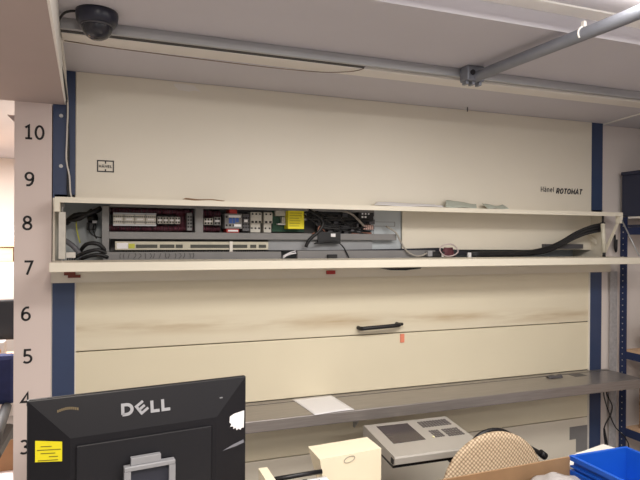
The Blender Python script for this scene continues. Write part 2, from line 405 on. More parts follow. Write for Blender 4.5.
B().prism([(-.125, 1.80), (-.108, 1.80), (.018, 1.567), (-.002, 1.567)], 'x', 2.842, 2.85).build('flap_stay', flapm, car)
B().tube([(2.853, -.12, 1.79), (2.853, -.242, 1.575)], .004, 8, smooth=0).build('stay_rod', alu, car)
# inside the wiring bay
B().box(-.245, 2.829, .0, .26, 1.536, 1.558).build('bay_floor', grey, car)
B().box(-.245, 2.829, .0, .26, 1.832, 1.85).build('bay_roof', cream, car)
B().box(-.245, 2.829, .235, .2595, 1.558, 1.832).build('bay_back', plate, car)
B().box(-.252, -.243, .0, .2595, 1.536, 1.835).build('bay_side', cream, car)
B().box(2.8295, 2.8345, .0, .2595, 1.536, 1.835).build('bay_side', cream, car)
B().prism([(1.484, 1.608), (2.829, 1.604), (2.829, 1.832), (1.484, 1.832)], 'y', .085, .095).build('bay_panel', cream, car)
B().prism([(.02, 1.64), (.232, 1.76), (.232, 1.79), (.02, 1.67)], 'x', 2.80, 2.806).build('brace', cream, car)
B().box(2.44, 2.735, .055, .084, 1.612, 1.640).build('bay_profile', greyd, car)

# ================================================================== control gear inside the bay
GO = (.6, .1, 1.558)
gear = thing('control_gear', 'grey wiring frame full of terminal blocks and relays inside the open bay', 'electrical controls', GO)
def G(): return MB(GO)
G().box(-.02, 1.30, .19, .2, 1.60, 1.826).build('mounting_plate', grey, gear)
G().box(.722, 1.298, .078, .082, 1.606, 1.658).build('lower_plate', mat('pale_grey_plate', (150, 151, 154), .55), gear)
d = G()
d.box(-.056, -.026, .05, .19, 1.60, 1.808, .002).box(.357, .395, .05, .12, 1.69, 1.808, .002).box(-.026, 1.43, .05, .12, 1.659, 1.692, .002)
d.box(-.026, 1.30, .06, .12, 1.806, 1.822)
d.build('wire_duct', grey, gear)
random.seed(3)
def wires(x0, x1, z0, z1, n, name='wire_loom', m=maroon):
    w = G()
    for i in range(n):
        x = x0+(x1-x0)*(i+.5)/n
        w.tube([(x, .15, z0), (x+random.uniform(-.003, .003), .115+random.uniform(-.008, .01), (z0+z1)/2), (x+random.uniform(-.004, .004), .15, z1)], .0022, 5, smooth=2)
    o = w.build(name, m, gear); o['kind'] = 'stuff'; return o
wires(-.024, .355, 1.775, 1.806, 70); wires(-.024, .355, 1.693, 1.728, 70)
wires(.397, .49, 1.762, 1.806, 18); wires(.397, .49, 1.693, 1.73, 18)
wires(.28, .32, 1.70, 1.80, 6)
def block(x0, x1, z0, z1, m=offw, y0=.075, rows=2, cols=4, name='terminal_block', lab=True):
    o = G().box(x0, x1, y0, .18, z0, z1, .002).build(name, m, gear)
    hh = G()
    for r in range(rows):
        zz = z0+(z1-z0)*(.22+.56*(r/(max(rows-1, 1))))
        for c in range(cols):
            xx = x0+(x1-x0)*(c+.5)/cols; s = min((x1-x0)/cols*.30, .0042)
            hh.box(xx-s, xx+s, y0-.001, y0+.001, zz-s*1.1, zz+s*1.1)
    hh.build('terminal_hole', hole, o)
    if lab:
        G().box(x0+(x1-x0)*.2, x1-(x1-x0)*.2, y0-.0012, y0+.001, (z0+z1)/2-.003, (z0+z1)/2+.004).build('marker', paper, o)
    return o
for i in range(4): block(-.009+.0475*i, -.009+.0475*i+.0455, 1.728, 1.772, cols=5)
G().box(-.009, .181, .08, .18, 1.7725, 1.78).box(-.009, .181, .08, .18, 1.72, 1.7275).build('din_rail', alu, gear)
for i in range(4): block(.186+.027*i, .186+.027*i+.0245, 1.732, 1.765, cols=2, y0=.085)
block(.322, .347, 1.70, 1.785, grey, rows=4, cols=2, lab=False)
block(.402, .445, 1.73, 1.762, cols=3); block(.449, .484, 1.728, 1.768, grey, cols=2)
# relay with red ends
r = block(.500, .585, 1.712, 1.785, grey, .06, 2, 5, 'relay', False)
for a in ((.522, .560, 1.7855, 1.806), (.508, .570, 1.692, 1.7115)): G().box(a[0], a[1], .06, .15, a[2], a[3], .002).build('relay_end', red, r)
G().box(.520, .535, .058, .0595, 1.738, 1.764).box(.538, .551, .058, .0595, 1.738, 1.764).box(.554, .568, .058, .0595, 1.744, 1.764).build('relay_print', blue_ink, r)
for a in ((.518, .578, 1.766, 1.778), (.545, .58, 1.722, 1.734), (.5155, .565, 1.698, 1.706)): G().box(a[0], a[1], .058, .0595, a[2], a[3]).build('relay_label', paper, r)
k = block(.589, .625, 1.70, 1.785, greyd, .07, 4, 3, 'relay', False); G().box(.597, .615, .0685, .07, 1.745, 1.758).build('relay_label', paper, k)
for x0, x1 in ((.630, .686), (.698, .742)):
    cct = G().box(x0, x1, .07, .18, 1.74, 1.796, .003).box(x0+.003, x1-.003, .085, .18, 1.695, 1.74).build('contactor', offw, gear)
    n = 3 if x1-x0 > .05 else 2
    for c in range(n):
        xx = x0+(x1-x0)*(c+.5)/n
        for a in ((.006, .0675, 1.742, 1.752), (.004, .0675, 1.782, 1.790), (.004, .083, 1.712, 1.72)): G().box(xx-a[0], xx+a[0], a[1], a[1]+.0035, a[2], a[3]).build('terminal_hole', hole, cct)
gb = G().box(.757, .93, .13, .138, 1.700, 1.812).build('circuit_board', green, gear)
G().box(.765, .818, .10, .13, 1.78, 1.806).box(.80, .818, .10, .13, 1.745, 1.775).build('board_connector', offw, gb)
G().box(.778, .818, .098, .13, 1.735, 1.742).box(.905, .935, .11, .13, 1.785, 1.795).box(.905, .935, .11, .13, 1.76, 1.77).build('board_plug', paper, gb)
ym = G().box(.82, .906, .06, .128, 1.714, 1.808, .002).build('relay_module', yellow, gear, 'module under a bright yellow warning label')
yl = G()
for i in range(6): yl.box(.828, .828+random.uniform(.05, .07), .0588, .0597, 1.793-.013*i, 1.796-.013*i)
yl.build('label_print', mat('yellow_print', (170, 156, 30), .6), ym)
# long terminal rail in front
tr = G().box(0, .717, .055, .075, 1.609, 1.648, .001).build('terminal_rail', mat('terminal_cream', (196, 190, 172), .5, var=.08, scale=30), gear)
td = G()
for a, b_ in ((.09, .185), (.196, .262), (.268, .30), (.336, .525), (.535, .61), (.625, .655), (.668, .705)): td.box(a, b_, .0535, .0555, 1.618, 1.634)
td.build('terminal_slot', mat('slot_grey', (70, 70, 64), .6), tr)
G().box(.007, .055, .0535, .0555, 1.615, 1.641).build('marker', paper, tr); G().box(.058, .085, .0535, .0555, 1.616, 1.638).build('marker', yg, tr)
G().box(.522, .537, .048, .0555, 1.598, 1.650).build('rail_clip', whitep, tr)
rw = G()
for i in range(75):
    x = .02+.0094*i; z1 = 1.585+random.uniform(-.006, .012)
    rw.tube([(x, .06, 1.609), (x+random.uniform(-.006, .006), .05, z1)], .0013, 4, smooth=0)
rw.build('wire_tail', black, gear)['kind'] = 'stuff'
for x0, x1, z1 in ((-.05, .78, 1.600), (.862, 1.66, 1.6045)):
    c = G().box(x0, x1, .04 if z1 < 1.602 else .03, .06, 1.5585, z1, .001).build('duct_cover', grey, gear)
    if x0 < 0:
        q = G()
        for i in range(16):
            x = .02+.022*i+random.uniform(-.004, .004)
            q.tube([(x, .038, 1.594), (x+random.uniform(-.004, .008), .037, 1.582), (x+random.uniform(-.008, .004), .038, 1.57)], .0012, 4, smooth=0)
        q.build('loose_wire_end', black, c)
G().tube([(.79, .05, 1.566), (.82, .045, 1.585), (.858, .04, 1.592)], .004, 6).tube([(.79, .05, 1.575), (.82, .045, 1.592), (.855, .04, 1.603)], .003, 6).build('white_lead', paper, gear)
# drive board on the right of the frame
db = G().box(.99, 1.32, .10, .13, 1.672, 1.815).build('drive_board', blackp, gear)
q = G()
for i in range(26):
    x = random.uniform(1.0, 1.30); z = random.uniform(1.69, 1.80); s = random.uniform(.006, .016)
    q.box(x-s, x+s, .075, .10, z-s*.8, z+s*.8)
q.build('board_component', greyd, db)
q = G()
for x in (1.236, 1.254, 1.272):
    q.box(x-.004, x+.004, .068, .074, 1.795, 1.803); q.box(x-.005, x+.005, .068, .074, 1.777, 1.787) if x < 1.27 else None
q.box(1.244, 1.25, .068, .074, 1.762, 1.768).box(1.115, 1.122, .068, .074, 1.768, 1.775)
q.build('white_pin', paper, db)
G().box(1.215, 1.30, .07, .1, 1.76, 1.812).build('plug_housing', black, db)
q = G()
for i in range(5): q.box(1.243+.012*i, 1.251+.012*i, .066, .08, 1.715, 1.74)
q.build('plug_row', mat('pinkish_plug', (170, 140, 132), .5, var=.2, scale=40), db)
G().tube([(1.175, .075, 1.69), (1.29, .075, 1.692)], .009, 10, smooth=0).build('resistor', copper, db)
G().tube([(1.12, .07, 1.81), (1.16, .055, 1.80), (1.2, .055, 1.77), (1.24, .06, 1.735)], .006, 6).build('grey_lead', mat('grey_lead', (150, 142, 134), .6), db)
tw = G()
for i in range(14):
    a = (random.uniform(.90, 1.0), .06, random.uniform(1.76, 1.81)); b2 = (random.uniform(1.0, 1.12), .05, random.uniform(1.70, 1.80)); c = (random.uniform(1.12, 1.3), .07, random.uniform(1.68, 1.78))
    tw.tube([a, b2, c], random.uniform(.0025, .005), 6)
tw.build('cable_tangle', black, gear)['kind'] = 'stuff'
G().tube([(.93, .06, 1.812), (1.0, .045, 1.76), (.985, .04, 1.71), (.93, .045, 1.66), (.913, .05, 1.622)], .0085, 8).build('black_lead', black, gear)
G().tube([(1.02, .06, 1.70), (.985, .045, 1.73), (.97, .04, 1.70), (.945, .05, 1.69)], .003, 6).build('red_lead', copper, gear)
G().box(.975, 1.10, .042, .06, 1.64, 1.70).build('socket', black, gear); G().box(1.045, 1.07, .038, .042, 1.675, 1.692).build('socket_label', paper, gear)
G().tube([(.95, .03, 1.64), (1.05, .02, 1.655), (1.10, .02, 1.63), (1.13, .022, 1.585), (1.14, .022, 1.562)], .0035, 6).build('black_lead', black, gear)
G().box(1.02, 1.07, .012, .03, 1.56, 1.585).build('socket', black, gear)
# plate to the right
pl = G().box(1.30, 1.4835, .10, .11, 1.60, 1.826).build('end_plate', plate, gear)
G().box(1.325, 1.445, .098, .0995, 1.757, 1.7595).box(1.325, 1.445, .098, .0995, 1.734, 1.7365).box(1.443, 1.446, .098, .0995, 1.734, 1.7595).build('plate_slot', grey, pl)

# cables at the left end of the bay
LO = (-.14, .1, 1.558)
def Lm(): return MB(LO)
cb = thing('cable_bundle', 'black cables looped at the narrow end of the bay beside the wiring frame', 'cables', LO)
Lm().tube([(-.15, .12, 1.60), (-.12, .05, 1.635), (-.075, .04, 1.638), (-.045, .05, 1.61), (-.06, .07, 1.585)], .009).tube([(-.17, .06, 1.575), (-.12, .04, 1.60), (-.07, .035, 1.61), (-.03, .05, 1.59)], .008) \
    .tube([(-.14, .05, 1.57), (-.1, .03, 1.585), (-.06, .03, 1.588), (-.03, .04, 1.575)], .008).build('cable', black, cb)
Lm().tube([(-.21, .1, 1.65), (-.18, .08, 1.63), (-.155, .07, 1.60), (-.14, .06, 1.57)], .012).build('cable', mat('grey_cable', (104, 104, 110), .5), cb)
Lm().tube([(-.21, .15, 1.73), (-.17, .12, 1.765), (-.12, .11, 1.77), (-.06, .12, 1.80)], .013).tube([(-.20, .14, 1.745), (-.15, .1, 1.75), (-.10, .12, 1.79)], .01).build('cable', blackp, cb)
Lm().tube([(-.17, .16, 1.77), (-.165, .14, 1.70), (-.15, .13, 1.64)], .003, 6).build('wire', yg, cb)
Lm().tube([(-.115, .15, 1.73), (-.11, .12, 1.69), (-.085, .11, 1.67), (-.06, .12, 1.665)], .003, 6).tube([(-.09, .15, 1.73), (-.095, .12, 1.70), (-.08, .11, 1.66)], .003, 6).build('wire', black, cb)
Lm().box(-.20, -.163, .02, .05, 1.575, 1.60, .002).build('connector', whitep, cb)
for i in range(4): Lm().box(-.197+.009*i, -.192+.009*i, .02, .05, 1.5605, 1.575).build('connector_pin', black, cb)
sw = thing('limit_switch', 'pair of small black switches with white labels at the end of the bay', 'switch', (-.11, .2, 1.7))
so = (-.11, .2, 1.7)
MB(so).lathe([(.02, -.02), (.024, 0), (.02, .02)], (-.1, .2, 1.755)).box(-.125, -.085, .17, .234, 1.70, 1.735, .003).build('switch_body', blackp, sw)
MB(so).box(-.125, -.105, .165, .1695, 1.775, 1.785).box(-.10, -.08, .165, .1695, 1.732, 1.744).build('switch_label', paper, sw)

# cables along the right half of the bay
RO = (1.9, .05, 1.56)
hc = MB(RO)
hc.prism([(.99, 1.605), (1.45, 1.612), (1.70, 1.618), (1.83, 1.606), (1.93, 1.590), (1.93, 1.572), (1.80, 1.578), (1.55, 1.592), (.99, 1.585)][::-1], 'y', .062, .082)
tag(hc.build('cable_sleeve', mat('sleeve', (34, 34, 44), .55, var=.1, scale=20), None), 'flat dark sleeve of cables lying along the floor of the open bay', 'cable')
hc = MB(RO)
for k in range(3):
    o_ = .011*k
    hc.tube([(1.90, .04, 1.576+o_*.6), (2.10, .035, 1.576+o_*.5), (2.28, .03, 1.58+o_*.6), (2.42, .03, 1.594+o_), (2.52, .02, 1.63+o_), (2.62, .0, 1.68+o_*1.3), (2.70, -.03, 1.712+o_*1.5), (2.765, -.05, 1.724+o_*1.7)], .0095, 8)
tag(hc.build('power_cable', black, None), 'thick black cables sweeping up to the bay end beside the gas spring', 'cable')
tag(MB(RO).box(1.955, 2.21, .056, .084, 1.562, 1.594, .004).build('junction_box', blackp, None), 'flat black box on the bay floor under the thick cables', 'box')
tag(MB(RO).box(1.868, 1.888, .02, .03, 1.564, 1.592).build('cable_tag', paper, None), 'small white tag beside the flat dark cable sleeve', 'tag')
cl = thing('coiled_cord', 'maroon cord coil with a white ring on the bay floor', 'cord', (1.74, 0, 1.567))
MB((1.74, 0, 1.567)).tube([(1.72+.056*math.cos(a*.35), -.012+.006*math.sin(a), 1.606+.034*math.sin(a*.35)) for a in range(0, 19)], .0035, 6, smooth=1).build('ring', mat('pinkish_ring', (196, 180, 180), .5), cl)
q = MB((1.74, 0, 1.567))
for i in range(9): q.tube([(1.675+.003*i, .004, 1.574+.0055*i), (1.72, -.004, 1.580+.0045*i), (1.768-.002*i, .004, 1.574+.0055*i)], .004, 6)
q.build('coil', mat('maroon_cord', (92, 44, 54), .5, var=.2, scale=30), cl)
sc = thing('serial_plug', 'black plug and pale grey lead hanging out of the wiring frame', 'plug', (1.62, .01, 1.567))
q = MB((1.62, .01, 1.567))
q.tube([(1.375, .07, 1.735), (1.42, .04, 1.70), (1.445, .03, 1.65), (1.475, .015, 1.60), (1.52, .005, 1.576), (1.56, .005, 1.577), (1.595, .008, 1.590)], .0048, 7).build('lead', mat('pale_grey_lead', (160, 154, 146), .5), sc)
MB((1.62, .01, 1.567)).box(1.594, 1.622, -.004, .022, 1.572, 1.602, .002).build('plug_shell', silver, sc)
MB((1.62, .01, 1.567)).box(1.622, 1.70, -.004, .024, 1.569, 1.598, .003).build('plug_body', black, sc)
MB((1.62, .01, 1.567)).box(1.678, 1.692, -.008, -.004, 1.570, 1.584).build('plug_label', paper, sc)

# papers on the upper flap
def curl(name, x0, x1, y0, y1, amp, ph, m, label, tw=0.):
    o = MB(((x0+x1)/2, (y0+y1)/2, 1.833))
    def f(u, v):
        return (x0+(x1-x0)*u+tw*v, y0+(y1-y0)*v, 1.8335+v*amp*(.82+.18*math.sin(ph+u*4.0)) + .002*(1+math.sin(ph*2+9*u)))
    o.sheet(f, 24, 6, .0012)
    return tag(o.build(name, m), label, 'paper', 'papers lying on the upper flap')
curl('paper_sheet', 1.22, 1.62, -.11, -.03, .022, .4, paper, 'curled white sheet with a dark edge on the upper flap above the drive board', .05)
curl('paper_sheet', 1.63, 1.825, -.115, -.025, .044, 1.3, paperg, 'pale green-grey sheet propped up on the upper flap', .06)
curl('paper_sheet', 1.90, 2.04, -.11, -.03, .034, 2.2, paperg, 'narrow pale grey strip of paper at the end of the papers on the upper flap', .02)
curl('paper_sheet', .28, .46, -.11, -.05, .01, .9, card, 'thin brown slip on the upper flap above the dark red wiring', .02)

# ================================================================== worktop
WO = (1.3, -.12, .81)
wt = thing('worktop', 'long brushed steel worktop with a folded front edge in front of the carousel', 'worktop', WO)
def Wm(): return MB(WO)
Wm().box(-.25, 2.872, -.258, -.034, .812, .866, .004).build('top', steel, wt)
for a in ((-.25, 2.872, -.028, -.001), (-.16, 2.738, -.001, .0135)): Wm().box(a[0], a[1], a[2], a[3], .852, .867).build('back_rail', steel, wt)
Wm().box(-.25, 2.872, -.034, -.028, .84, .856).build('slot', hole, wt)
for x in (-.1, 1.165):
    Wm().prism([(-.12, .812), (.0135, .812), (.0135, .69), (.0, .69)], 'x', x, x+.006).build('bracket', alu, wt)
Wm().box(2.53, 2.62, -.10, -.04, .8663, .8668).build('cover_plate', greyd, wt)

o = MB((.93, -.12, .867)); pts = [(.806, .014), (1.017, .03), (1.037, -.258), (.835, -.272)]
pts = [(.817, .006), (1.028, .021), (1.048, -.272), (.838, -.287)]
pts = [(.828, .002), (1.038, .012), (1.054, -.253), (.853, -.27)]
def fA(u, v):
    a = Vector(pts[0]).lerp(Vector(pts[1]), u); b_ = Vector(pts[3]).lerp(Vector(pts[2]), u); p = a.lerp(b_, v)
    return (p.x, p.y, .8675+.004*math.sin(u*3.1)*v*.5)
o.sheet(fA, 10, 10, .0006)
tag(o.build('paper_sheet', paper), 'blank white sheet of paper lying on the steel worktop above the printer', 'paper')
o = MB((2.40, -.06, .867))
o.sheet(lambda u, v: (2.345+.10*u+.02*v, -.09+.05*v, .868+.012*math.sin(3.1*v)*(.4+.6*abs(math.sin(5*u)))), 10, 6, .003)
tag(o.build('rag', greyd), 'small crumpled dark rag on the steel worktop near its far end', 'rag')

# ================================================================== control terminal under the worktop
KO = (1.318, -.425, .776)
kt = thing('control_terminal', 'pale grey control terminal with a dark display and key pad hung under the worktop', 'terminal', KO, math.radians(-1.2)); kt.rotation_euler = (math.radians(5.5), 0, math.radians(-1.0))
def Km(): return MB((0, 0, 0))
kx0, kx1, ky0, ky1 = -.222, .218, -.165, .165
Km().prism([(ky0+.012, -.04), (ky0, -.032), (ky0, -.006), (ky0+.006, 0), (ky1-.006, 0), (ky1, -.008), (ky1, -.05)], 'x', kx0, kx1).build('housing', consolem, kt)
Km().box(kx0+.008, kx1-.008, ky0+.03, ky1-.004, -.062, -.042).build('underside', blackp, kt)
Km().box(kx0-.004, kx0, ky0+.01, ky0+.03, -.034, -.012).build('side_port', black, kt)
Km().prism([(-.170, .132), (-.010, .128), (-.010, -.046), (-.170, -.049)], 'z', .0002, .0016).build('display', glassd, kt)
keym = mat('key_grey', (106, 100, 98), .6, var=.08, scale=40)
def keys(x0, x1, y0, y1, nx, ny, sk=0.):
    for j in range(ny):
        for i in range(nx):
            a = x0+(x1-x0)*i/nx+sk*(j/max(ny-1, 1)); w = (x1-x0)/nx*.72; b_ = y1-(y1-y0)*(j+1)/ny; hh = (y1-y0)/ny*.68
            Km().box(a, a+w, b_, b_+hh, .0003, .0045, .001).build('key', keym, kt)
keys(.04, .198, .066, .130, 10, 4)
keys(.045, .096, -.040, .032, 4, 4); keys(.112, .198, -.045, .032, 6, 4)
Km().tube([(.035, -.036, .0003), (.035, -.036, .006)], .006, 10, smooth=0).build('button', mat('ivory_button', (226, 220, 180), .5), kt)
Km().box(-.03, .03, .06, .10, -.09, -.062).tube([(0, .08, -.08), (0, .12, -.14), (0, .44, -.16)], .022, 10).build('support_arm', blackp, kt)
Km().box(.09, .19, -.10, .05, -.10, -.062, .006).build('arm_joint', blackp, kt)

# ================================================================== desk and the things on it
DO = (.85, -1.25, 0)
dk = thing('desk', 'pale grey desk below the monitor and the blue crates', 'desk', DO)
MB(DO).box(-.45, 2.15, -1.62, -.85, .722, .75, .003).build('desktop', consolem, dk)
for x in (-.4, 2.06):
    for y_ in (-1.56, -.95): MB(DO).box(x, x+.05, y_, y_+.05, 0, .722).build('leg', greyd, dk)

# monitor seen from behind
th = math.radians(7.258)
mo = thing('monitor', 'black computer monitor seen from behind with a yellow sticker and a silver stand mount', 'monitor', (-.199+.28*math.cos(th), -1.134+.28*math.sin(th), .75), th)
Z = .52
def Mm(): return MB()
m_ = Mm().box(-.28, .28, .0, .016, Z-.37, Z, .003).build('front_bezel', blackp, mo)
s = Mm()
s.hexa([(-.277, .0, Z-.003), (.277, .0, Z-.003), (.277, .0, Z-.367), (-.277, .0, Z-.367)],
       [(-.185, -.026, Z-.098), (.185, -.026, Z-.098), (.185, -.026, Z-.30), (-.185, -.026, Z-.30)])
bk = s.build('back_shell', mat('matt_black_shell', (20, 19, 24), .55, var=.06, spec=.3), mo)
Mm().box(-.172, .172, -.029, -.026, Z-.292, Z-.118, .003).build('back_cover', mat('black_cover', (14, 13, 20), .5, var=.06), mo)
# lettering lies on the sloping upper face
sl = math.atan2(.026, .095)
def on_slope(x, d):   # d = distance down the slope from the top edge
    k_ = d/math.hypot(.026, .095)
    return Vector((x, -.026*k_, Z-.003-.095*k_))
lg = Mm()
R_ = Matrix.Rotation(-sl, 4, 'X')
def slope_text(s_, x, d, w, hh, bold, rot=0.):
    me = stroke_text(s_, w, hh, bold, .0014)
    c = T(-w/2, 0, -hh/2); p = on_slope(x, d)
    return put(me, T(p.x, p.y-.0006, p.z) @ R_ @ Matrix.Rotation(rot, 4, 'Y') @ c)
HL = .029
lg.mesh(slope_text('D', -.049, .047, .033, HL, .27))
lg.mesh(slope_text('E', -.013, .047, .026, HL*.9, .25, math.radians(-35)))
lg.mesh(slope_text('L', .021, .047, .024, HL, .27)); lg.mesh(slope_text('L', .049, .047, .024, HL, .27))
lg.build('logo', silver, bk, 'silver letters DELL')
vm = Mm()
fz = Z-.183
vm.box(-.062, .066, -.056, -.035, fz-.012, fz, .002).box(-.062, -.046, -.056, -.035, fz-.13, fz-.012).box(.05, .066, -.056, -.035, fz-.13, fz-.012)
vmo = vm.build('stand_mount', silver, mo, 'silver frame of the stand mount')
Mm().box(-.046, .05, -.044, -.035, fz-.13, fz-.012).build('mount_recess', mat('dark_slate_recess', (44, 46, 58), .5), vmo)
Mm().box(-.045, .03, -.050, -.034, fz+.0005, fz+.019, .001).build('release_button', silver, vmo)
Mm().box(-.05, .05, -.070, -.044, .02, fz-.10, .004).box(-.12, .12, -.14, .06, 0, .02, .006).build('stand', silver, mo)
def slope_side(x):  # depth of the sloping side faces at local x
    k_ = (.277-abs(x))/(.277-.185); return -.026*max(0, min(1, k_))
yk = Mm()
yk.hexa([(-.262, slope_side(-.262)-.0008, Z-.098), (-.203, slope_side(-.203)-.0008, Z-.104), (-.203, slope_side(-.203)-.0008, Z-.152), (-.262, slope_side(-.262)-.0008, Z-.15)],
        [(-.262, slope_side(-.262)-.0018, Z-.098), (-.203, slope_side(-.203)-.0018, Z-.104), (-.203, slope_side(-.203)-.0018, Z-.152), (-.262, slope_side(-.262)-.0018, Z-.15)])
ys = yk.build('sticker', yellow, bk, 'bright yellow printed sticker')
tp = Mm()
for i, (a, b_) in enumerate(((.012, .036), (.004, .056), (.012, .044), (.03, .05), (.006, .05))):
    z_ = Z-.112-.0085*i; xa, xb = -.262+a, -.262+b_
    tp.hexa([(xa, slope_side(xa)-.0019, z_), (xb, slope_side(xb)-.0019, z_-.0004), (xb, slope_side(xb)-.0019, z_-.0024), (xa, slope_side(xa)-.0019, z_-.002)],
            [(xa, slope_side(xa)-.0024, z_), (xb, slope_side(xb)-.0024, z_-.0004), (xb, slope_side(xb)-.0024, z_-.0024), (xa, slope_side(xa)-.0024, z_-.002)])
tp.build('sticker_print', mat('olive_print', (120, 112, 24), .6), ys)
tn = Mm(); o2 = [(.227, -.106), (.240, -.1005), (.274, -.098), (.273, -.147), (.266, -.146), (.262, -.151), (.256, -.146), (.249, -.149), (.246, -.141), (.238, -.143), (.239, -.136), (.228, -.134), (.232, -.128), (.226, -.122)]
tn.hexa([(x, slope_side(x)-.0008, Z+z_) for x, z_ in o2], [(x, slope_side(x)-.0016, Z+z_) for x, z_ in o2])
tn.build('torn_label', paper, bk, 'torn remains of a white label')
tn = Mm(); o2 = [(.205, -.196), (.238, -.187), (.272, -.181), (.274, -.190), (.245, -.194)]
tn.hexa([(x, slope_side(x)-.0008, Z+z_) for x, z_ in o2], [(x, slope_side(x)-.0014, Z+z_) for x, z_ in o2])
tn.build('scratch', mat('scuffed_plastic', (120, 120, 128), .5), bk, 'pale scuff')
vt = Mm()
for i in range(11):
    p = on_slope(-.212+.0045*i, .022+.004*math.sin(i/10*math.pi)*-1+.008); vt.box(p.x-.0013, p.x+.0013, p.y-.0012, p.y+.001, p.z-.003, p.z+.003)
vt.build('vent', mat('vent_brown', (128, 112, 84), .6), bk)
p = on_slope(.202, .048); Mm().box(p.x-.004, p.x+.004, p.y-.002, p.y, p.z-.0015, p.z+.0015).build('screw_cover', silver, bk)

# printer
PO = (.64, -.95, .75)
pr = thing('label_printer', 'cream printer with a tall square housing and an open paper tray beside it', 'printer', PO)
def Pm(): return MB(PO)
cp = mat('cream_printer_plastic', (234, 222, 196), .45, var=.02)
Pm().box(.415, .628, -1.17, -.87, .7505, .83, .006).build('base', cp, pr)
hs = Pm()
hs.hexa([(.629, -.945, .948), (.862, -.921, .948), (.862, -.806, .948), (.629, -.824, .948)], [(.645, -.944, .85), (.862, -.921, .85), (.862, -.825, .85), (.645, -.875, .85)])
hs.hexa([(.645, -.944, .85), (.862, -.921, .85), (.862, -.825, .85), (.645, -.875, .85)], [(.65, -.943, .7505), (.862, -.921, .7505), (.862, -.83, .7505), (.65, -.885, .7505)])
ho = hs.build('housing', cp, pr)
lo_ = Pm(); n_ = 20
ring = [(.738+.020*math.cos(2*math.pi*i/n_), .931+.0095*math.sin(2*math.pi*i/n_)+.003*math.cos(2*math.pi*i/n_)) for i in range(n_)]
for i in range(n_):
    a, b_ = ring[i], ring[(i+1) % n_]; lo_.tube([(a[0], -.945+(a[0]-.629)*.103-.0005, a[1]), (b_[0], -.945+(b_[0]-.629)*.103-.0005, b_[1])], .0016, 5, smooth=0)
lo_.build('oval_emblem', mat('emblem_grey', (168, 158, 140), .4), ho, 'small oval emblem')
Pm().hexa([(.424, -.945, .948), (.452, -.945, .948), (.452, -1.10, .948), (.424, -1.10, .948)], [(.424, -.945, .83), (.452, -.945, .83), (.452, -1.14, .83), (.424, -1.14, .83)]).build('side_arm', cp, pr)
Pm().tube([(.452, -.968, .916), (.628, -.965, .918)], .0075, 12, smooth=0).build('roller', blackp, pr)
Pm().box(.453, .462, -.985, -.95, .912, .929, .001).build('roller_bearing', whitep, pr)
rp = Pm().sheet(lambda u, v: (.475+.16*u, -.985-.12*v, .909-.02*v+.006*math.sin(3*v)), 6, 8, .0006).build('paper_web', paper, pr)
q = Pm()
random.seed(5)
for i in range(10):
    u = random.uniform(.05, .85); v = random.uniform(.02, .7); x = .475+.16*u; y_ = -.985-.12*v; z_ = .9098-.02*v+.006*math.sin(3*v)
    q.box(x, x+random.uniform(.01, .03), y_-.002, y_+.002, z_, z_+.0006)
q.build('web_print', ink, rp)
Pm().box(.453, .628, -1.12, -.99, .831, .86).build('tray', blackp, pr)

# cardboard box with a bag in it
BO = (1.21, -1.25, .75)
bxo = thing('cardboard_box', 'open brown cardboard box in front of the chair', 'box', BO)
w_ = MB(BO)
w_.hexa([(.93, -1.110, .90), (1.515, -1.0935, .90), (1.515, -1.0995, .90), (.93, -1.116, .90)], [(.93, -1.110, .7545), (1.515, -1.0935, .7545), (1.515, -1.0995, .7545), (.93, -1.116, .7545)])
w_.box(.93, .936, -1.42, -1.116, .7545, .90).box(1.484, 1.49, -1.42, -1.10, .7545, .80).box(.936, 1.484, -1.42, -1.414, .7545, .90).box(.93, 1.49, -1.42, -1.1, .7505, .7545)
w_.build('box_walls', card, bxo)
fl_ = MB(BO); fl_.hexa([(.936, -1.415, .90), (1.40, -1.415, .90), (1.40, -1.418, .90), (.936, -1.418, .90)], [(.936, -1.53, .86), (1.40, -1.53, .86), (1.40, -1.533, .86), (.936, -1.533, .86)]); fl_.build('flap', card, bxo)
bg = MB((1.35, -1.2, .755))
bg.sheet(lambda u, v: (1.215+.262*u, -1.13-.2*v, .80+.092*math.sin(math.pi*min(1, u*.75+.05))*math.sin(math.pi*min(1, v*.75+.25))+.008*math.sin(17*u+5*v)*math.cos(13*v)), 24, 16, .002)
bg.hexa([(1.22, -1.135, .755), (1.46, -1.135, .755), (1.46, -1.3, .755), (1.22, -1.3, .755)], [(1.22, -1.135, .80), (1.46, -1.135, .80), (1.46, -1.3, .80), (1.22, -1.3, .80)])
tag(bg.build('plastic_bag', bagm), 'pale grey plastic bag inside the open cardboard box', 'bag')

